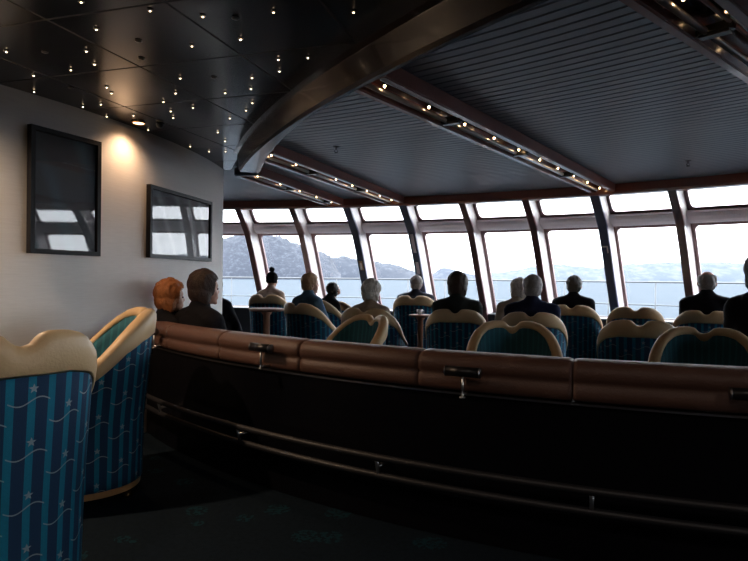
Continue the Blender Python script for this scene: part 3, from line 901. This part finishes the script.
bm = bmesh.new(); lathe(bm, [(0, 0), (.025, 0), (.037, .03), (.04, .07), (.037, .07), (.033, .03), (0, .006)], 20); obj('cup_body', bm, M['china'], c, True)
bm = bmesh.new(); tube(bm, [(.036, 0, .06), (.058, 0, .055), (.06, 0, .035), (.035, 0, .02)], .004, 6); obj('handle', bm, M['china'], c, True)

# banquette on the lounge side for the couple
bm = bmesh.new()
bn = thing('banquette', 'low brown leather bench behind the partition under the seated couple', 'bench', (*arcpt(RC, 5.4, -131), LOW))
o0 = Vector(bn.location)
def bsec(a, pr): return [Vector((*arcpt(RC, r_, a), z)) - o0 for r_, z in pr]
bm = bmesh.new(); sweep(bm, [bsec(-127.5 - i * 1.2, [(5.66, LOW + .30), (5.10, LOW + .30), (5.07, LOW + .36), (5.10, LOW + .43), (5.66, LOW + .44)]) for i in range(13)]); obj('seat_pad', bm, M['leather'], bn, True)
bm = bmesh.new(); sweep(bm, [bsec(-127.5 - i * 1.2, [(5.66, LOW), (5.18, LOW), (5.18, LOW + .30), (5.66, LOW + .30)]) for i in range(13)]); obj('bench_base', bm, M['black'], bn)

# ------------------------------------------------------------------ people
def hand(bm, wrist, d, side):
    """relaxed slightly curled hand; d = forward direction"""
    wv = Vector(wrist); d = Vector(d).normalized(); up = Vector((0, 0, 1)); lat = d.cross(up).normalized()
    palm = wv + d * .055
    capsule(bm, wv, wv + d * .02, .024, .026)
    ellipsoid(bm, palm, (.040, .048, .016), Matrix((lat, d, up)).transposed().to_3x3())
    for i, L in enumerate((.062, .072, .068, .052)):
        b0 = palm + lat * (-.028 + i * .019) * (-side) + d * .036
        p1 = b0 + d * L * .5 - up * .006; p2 = p1 + d * L * .32 - up * .02; p3 = p2 + d * L * .15 - up * .022
        capsule(bm, b0, p1, .0095, .009, 8); capsule(bm, p1, p2, .009, .0085, 8); capsule(bm, p2, p3, .0085, .0075, 8)
    tb = wv + d * .03 - lat * .026 * (-side) * -1
    t1 = tb + d * .03 + lat * .018 * side - up * .004; t2 = t1 + d * .028 - up * .008
    capsule(bm, tb, t1, .012, .0105, 8); capsule(bm, t1, t2, .0105, .009, 8)

def person(label, x, y, heading, cloth, hair, style='short', skin='skin', s=1., yaw=0, lean=(0, 0), pitch=0, z=LOW, wide=1., hood=False, arms='lap', collar=None, hat=None):
    t = thing('person', label, 'person', (x, y, z), heading, None, s)
    def L(p):       # lean the upper body about the hips
        p = Vector(p); k = max(0, (p.z - .55)) / .7
        return Vector((p.x + lean[0] * k, p.y + lean[1] * k, p.z - (lean[0] ** 2 + lean[1] ** 2) * .5 * k))
    hc = L((0, -.035, 1.198)); hm = Matrix.Rotation(-rad(yaw), 3, 'Z') @ Matrix.Rotation(-rad(pitch), 3, 'X')
    def Hd(p): return hc + hm @ Vector(p)
    sh = .165 * wide
    J = {'neck': L((0, -.085, 1.03)), 'chest': L((0, -.10, .86)), 'belly': L((0, -.06, .66)), 'pelvis': Vector((0, -.06, .52))}
    for sd in (-1, 1):
        J['sh', sd] = L((sd * sh, -.10, .97)); J['hip', sd] = Vector((sd * .095, -.04, .50)); J['kn', sd] = Vector((sd * .13, .40, .50)); J['an', sd] = Vector((sd * .13, .42, .09))
        if arms == 'rest': J['el', sd] = L((sd * min(sh + .055, .205), -.0, .74)); J['wr', sd] = Vector((sd * min(sh - .01, .17), .24, .655))
        elif arms == 'chin': J['el', sd] = L((sd * (sh + .06), .14, .78)); J['wr', sd] = L((sd * .09, .16, 1.0))
        else: J['el', sd] = L((sd * (sh + .03), .03, .72)); J['wr', sd] = Vector((sd * .09, .26, .60))
    # --- body (one surface)
    bm = bmesh.new()
    ellipsoid(bm, Hd((0, -.008, .022)), (.080, .096, .098), hm)         # skull
    ellipsoid(bm, Hd((0, .030, -.035)), (.063, .060, .076), hm)         # face and jaw
    ellipsoid(bm, Hd((0, .072, -.098)), (.022, .018, .018), hm)         # chin
    capsule(bm, Hd((0, .084, .012)), Hd((0, .096, -.022)), .008, .013, 10)   # nose
    capsule(bm, Hd((-.022, .082, -.062)), Hd((.022, .082, -.062)), .009, .009, 10)  # lips
    capsule(bm, Hd((-.035, .074, .028)), Hd((.035, .074, .028)), .012, .012, 10)    # brow
    for sd in (-1, 1):
        ellipsoid(bm, Hd((sd * .084, -.005, -.012)), (.011, .020, .032), hm)
        ellipsoid(bm, Hd((sd * .04, .058, -.03)), (.022, .02, .022), hm)
    capsule(bm, Hd((0, -.02, -.05)), J['neck'], .052, .058)
    ellipsoid(bm, J['chest'], (.155 * wide, .095, .18)); ellipsoid(bm, J['belly'], (.14, .095, .14)); ellipsoid(bm, J['pelvis'], (.155, .105, .10))
    for sd in (-1, 1):
        capsule(bm, J['neck'] - Vector((0, 0, .04)), J['sh', sd], .05, .055); capsule(bm, J['sh', sd], J['el', sd], .050, .038); capsule(bm, J['el', sd], J['wr', sd], .038, .026)
        dd = J['wr', sd] - J['el', sd]; dd.x *= .4
        hand(bm, J['wr', sd], dd, sd)
        capsule(bm, J['hip', sd], J['kn', sd], .080, .055); capsule(bm, J['kn', sd], J['an', sd], .052, .036); capsule(bm, J['an', sd], J['an', sd] + Vector((0, .13, -.045)), .036, .03)
    body = remesh('body', bm, M[skin], t, .0105, 2)
    for sd in (-1, 1):
        bm = bmesh.new(); ellipsoid(bm, Hd((sd * .031, .077, .003)), (.010, .009, .008), hm, 10, 8); obj('eye', bm, M['eye'], body, True)
    # --- clothes
    bm = bmesh.new()
    ellipsoid(bm, J['chest'] + Vector((0, 0, .02)), (.185 * wide, .125, .19)); ellipsoid(bm, J['belly'], (min(.18 * wide, .20), .130, .17)); ellipsoid(bm, J['pelvis'], (min(.18 * wide, .20), .125, .10))
    capsule(bm, J['chest'] + Vector((0, 0, .1)), J['neck'] + Vector((0, .005, .045)), .12, .076)
    for sd in (-1, 1):
        capsule(bm, J['neck'] - Vector((0, 0, .01)), J['sh', sd] + Vector((0, 0, .0)), .084, .080); capsule(bm, J['sh', sd], J['el', sd], .078, .062)
        capsule(bm, J['el', sd], J['wr', sd], .060, .044)
    if collar: capsule(bm, J['neck'] + Vector((-.03, 0, .03)), J['neck'] + Vector((.03, 0, .03)), .072, .072)
    if hood:
        ellipsoid(bm, J['neck'] + Vector((0, -.07, .0)), (.12, .06, .075)); ellipsoid(bm, J['neck'] + Vector((0, -.09, -.07)), (.085, .05, .07))
    remesh('jacket', bm, K[cloth], t, .017, 3, .006, 14.)
    bm = bmesh.new()
    ellipsoid(bm, J['pelvis'] - Vector((0, 0, .02)), (.175, .12, .095))
    for sd in (-1, 1):
        capsule(bm, J['hip', sd], J['kn', sd], .094, .070); capsule(bm, J['kn', sd], J['an', sd] + Vector((0, 0, .02)), .066, .052)
    remesh('trousers', bm, M['trouser'], t, .02, 3, .004, 12.)
    for sd in (-1, 1):
        bm = bmesh.new(); a_ = J['an', sd]
        capsule(bm, a_ + Vector((0, -.03, -.035)), a_ + Vector((0, .13, -.052)), .046, .036); capsule(bm, a_ + Vector((0, -.01, 0)), a_, .045, .045)
        remesh('shoe', bm, M['shoe'], t, .012, 2)
    # --- hair
    bm = bmesh.new()
    if style in ('short', 'balding', 'bob', 'long', 'bun', 'fluffy'):
        g_ = {'short': .011, 'balding': .004, 'bob': .022, 'long': .025, 'bun': .018, 'fluffy': .024}[style]
        ellipsoid(bm, Hd((0, -.020, .034 + g_ * .3)), (.088 + g_, .094 + g_, .092 + g_), hm, 28, 18)
        ellipsoid(bm, Hd((0, -.044, -.016)), (.080 + g_, .062 + g_, .076 + g_), hm)
        if style in ('bob', 'long', 'fluffy'):
            for sd in (-1, 1): ellipsoid(bm, Hd((sd * .058, -.026, -.03)), (.030 + g_ * .6, .048, .070 + g_), hm)
        if style == 'long': ellipsoid(bm, Hd((0, -.055, -.09)), (.072, .045, .09), hm)
        if style == 'bun': ellipsoid(bm, Hd((0, -.085, .075)), (.042, .042, .040), hm)
        cut = {'balding': .03}.get(style, .040)
        hr = remesh('hair', bm, H[hair], t, .0085, 2, .006 if style != 'fluffy' else .013, 34., .5)
        # open the front so the face shows
        me = hr.data; bb = bmesh.new(); bb.from_mesh(me); inv = hm.inverted()
        kill = []
        for v in bb.verts:
            q = inv @ (v.co - hc)
            if (q.y > cut + max(0, q.z - .05) * 1.6 and q.z < .085) or (style == 'balding' and q.z > .075 + .12 * max(0, -q.y)): kill.append(v)
        bmesh.ops.delete(bb, geom=kill, context='VERTS'); bb.to_mesh(me); bb.free()
    if hat:
        bm = bmesh.new(); ellipsoid(bm, Hd((0, -.012, .045)), (.092, .106, .100), hm, 28, 18); ellipsoid(bm, Hd((0, -.02, .0)), (.090, .100, .065), hm)
        kn = remesh('knit_hat', bm, K['black'], t, .009, 2, .004, 60.)
        bb = bmesh.new(); bb.from_mesh(kn.data); inv = hm.inverted()
        bmesh.ops.delete(bb, geom=[v for v in bb.verts if (inv @ (v.co - hc)).z < -.04 or ((inv @ (v.co - hc)).y > .05 and (inv @ (v.co - hc)).z < .03)], context='VERTS'); bb.to_mesh(kn.data); bb.free()
        bm = bmesh.new(); ellipsoid(bm, Hd((0, -.015, .175)), (.042, .042, .040)); remesh('bobble', bm, K['black'], kn, .008, 1, .012, 80.)
    return t

def pz(px, d): return at(px, d), d
def P_(label, px, d, heading, *a, **kw): return person(label, at(px, d), d, heading, *a, **kw)
P_('person with short ginger hair in a black jacket beside the wall, left of the couple', 176, 4.5, 45, 'black', 'ginger', 'fluffy', yaw=12, s=.935, wide=.9)
P_('person with dark brown hair in a wide black jacket, right-hand one of the couple', 210, 4.42, 42, 'black', 'brown', 'bob', yaw=12, s=.99, wide=1.25, arms='rest')
P_('person in a black jacket partly hidden behind the end of the white wall', 223, 7.4, 20, 'black', 'black', 'short', s=.96, lean=(-.12, .05))
P_('person in a black knitted bobble hat and cream coat at the windows', 273, 9.75, 12, 'cream', 'black', 'none', hat=True, s=1.02, wide=.95)
P_('person with dark blond hair in a pale blue-grey top, head turned right', 313, 7.6, 36, 'blue', 'blond', 'bun', yaw=30, wide=.95, s=1.0)
P_('hunched person in black bending over beside the blond-haired person', 330, 8.8, 48, 'black', 'black', 'short', lean=(-.04, .16), pitch=-30, s=.93, arms='rest')
P_('white-haired person in a beige jacket seated left of centre', 373, 6.55, 20, 'beige', 'white', 'fluffy', s=.945, yaw=10)
P_('grey-haired man in a dark checked jacket seated at the windows', 417, 9.3, 14, 'plaid', 'grey', 'short', 'skin2', s=1.0, wide=1.3, arms='rest')
P_('person with long dark brown hair in a dark green hooded jacket, near centre', 458, 6.5, 13, 'green', 'brown', 'long', hood=True, wide=1.15, arms='rest', s=1.01)
P_('white-haired person in a beige coat leaning against the man in navy', 512, 7.4, 16, 'beige', 'white', 'fluffy', s=.97, lean=(.10, .02), wide=1.)
P_('broad grey-haired man in a navy sweater right of centre', 533, 6.1, 18, 'navy', 'grey', 'short', 'skin2', wide=1.2, s=1.0, arms='rest')
P_('dark-haired man in a black jacket leaning at the windows right of the navy sweater', 575, 7.9, 29, 'black', 'dgrey', 'short', wide=1.15, arms='rest', s=1.01, yaw=0)
P_('balding ruddy man in a black jacket at the right windows', 707, 6.75, 27, 'black', 'grey', 'balding', 'skin2', wide=1.12, s=1.06, arms='rest')
P_('large person in a black coat cut off by the right edge of the view', 763, 4.55, 34, 'black', 'black', 'long', wide=.88, s=1.12, hood=True)

# ------------------------------------------------------------------ small fixtures on the posts
def on_post(k, z, off=0.):
    return pol(az(k), 12 + dprof(z) - off, z)
def fixture(name, label, cat, k, z, parts):
    t = thing(name, label, cat, on_post(k, z), az(k))
    sl = (dprof(z + .05) - dprof(z - .05)) / .1      # the post leans
    t.rotation_euler = (atan2(-sl, 1.) * -1 * -1, 0, -rad(az(k)))
    for nm, fn, m in parts:
        bm = bmesh.new(); fn(bm); obj(nm, bm, m, t)
fixture('wall_holder', 'pale oval holder on the navy window post behind the white-haired person', 'holder', 2, 1.36,
        [('backplate', lambda b: box(b, (0, -.008, 0), (.06, .012, .17)), M['tan']), ('grip', lambda b: capsule(b, (0, -.025, -.05), (0, -.025, .05), .018, .014), M['pale_panel'])])
fixture('notice', 'narrow pale notice strip high on the navy window post left of centre', 'sign', 3, 1.70,
        [('plate', lambda b: box(b, (0, -.006, 0), (.05, .008, .34)), M['duct'])])
fixture('notice', 'short pale notice strip low on the navy window post left of centre', 'sign', 3, 1.32,
        [('plate', lambda b: box(b, (0, -.006, 0), (.05, .008, .22)), M['duct'])])
fixture('wall_hook', 'small pale angular bracket on the navy window post right of centre', 'hook', 6, 1.58,
        [('bracket', lambda b: (box(b, (-.005, -.014, .045), (.07, .012, .018)), box(b, (.025, -.014, 0), (.014, .012, .11))), M['pale_panel'])])
fixture('brass_fitting', 'tiny brass fitting on the brown window post at right', 'fitting', 8, 1.58,
        [('knob', lambda b: ellipsoid(b, (0, -.012, 0), (.012, .012, .03)), M['brass'])])

# ------------------------------------------------------------------ camera and view
cam = bpy.data.cameras.new('camera'); co = link(bpy.data.objects.new('camera', cam))
cam.sensor_width = 36; cam.lens = 605 / 748 * 36; cam.clip_start = .05; cam.clip_end = 60000
co.location = (0, 0, EYE)
roll = rad(.63); pitch = -math.atan(2.3 / 605)
co.rotation_euler = (Matrix.Rotation(pi / 2 + pitch, 4, 'X') @ Matrix.Rotation(roll, 4, 'Z')).to_euler()
sc.camera = co
sc.view_settings.view_transform = 'Standard'; sc.view_settings.look = 'None'
sc.view_settings.gamma = 1; sc.view_settings.use_curve_mapping = False
sc.view_settings.exposure = 2.45
sc.cycles.max_bounces = 8; sc.cycles.diffuse_bounces = 5; sc.cycles.glossy_bounces = 4; sc.cycles.transparent_max_bounces = 12
sc.cycles.sample_clamp_indirect = 4; sc.cycles.caustics_reflective = False; sc.cycles.caustics_refractive = False
sc.cycles.use_denoising = True
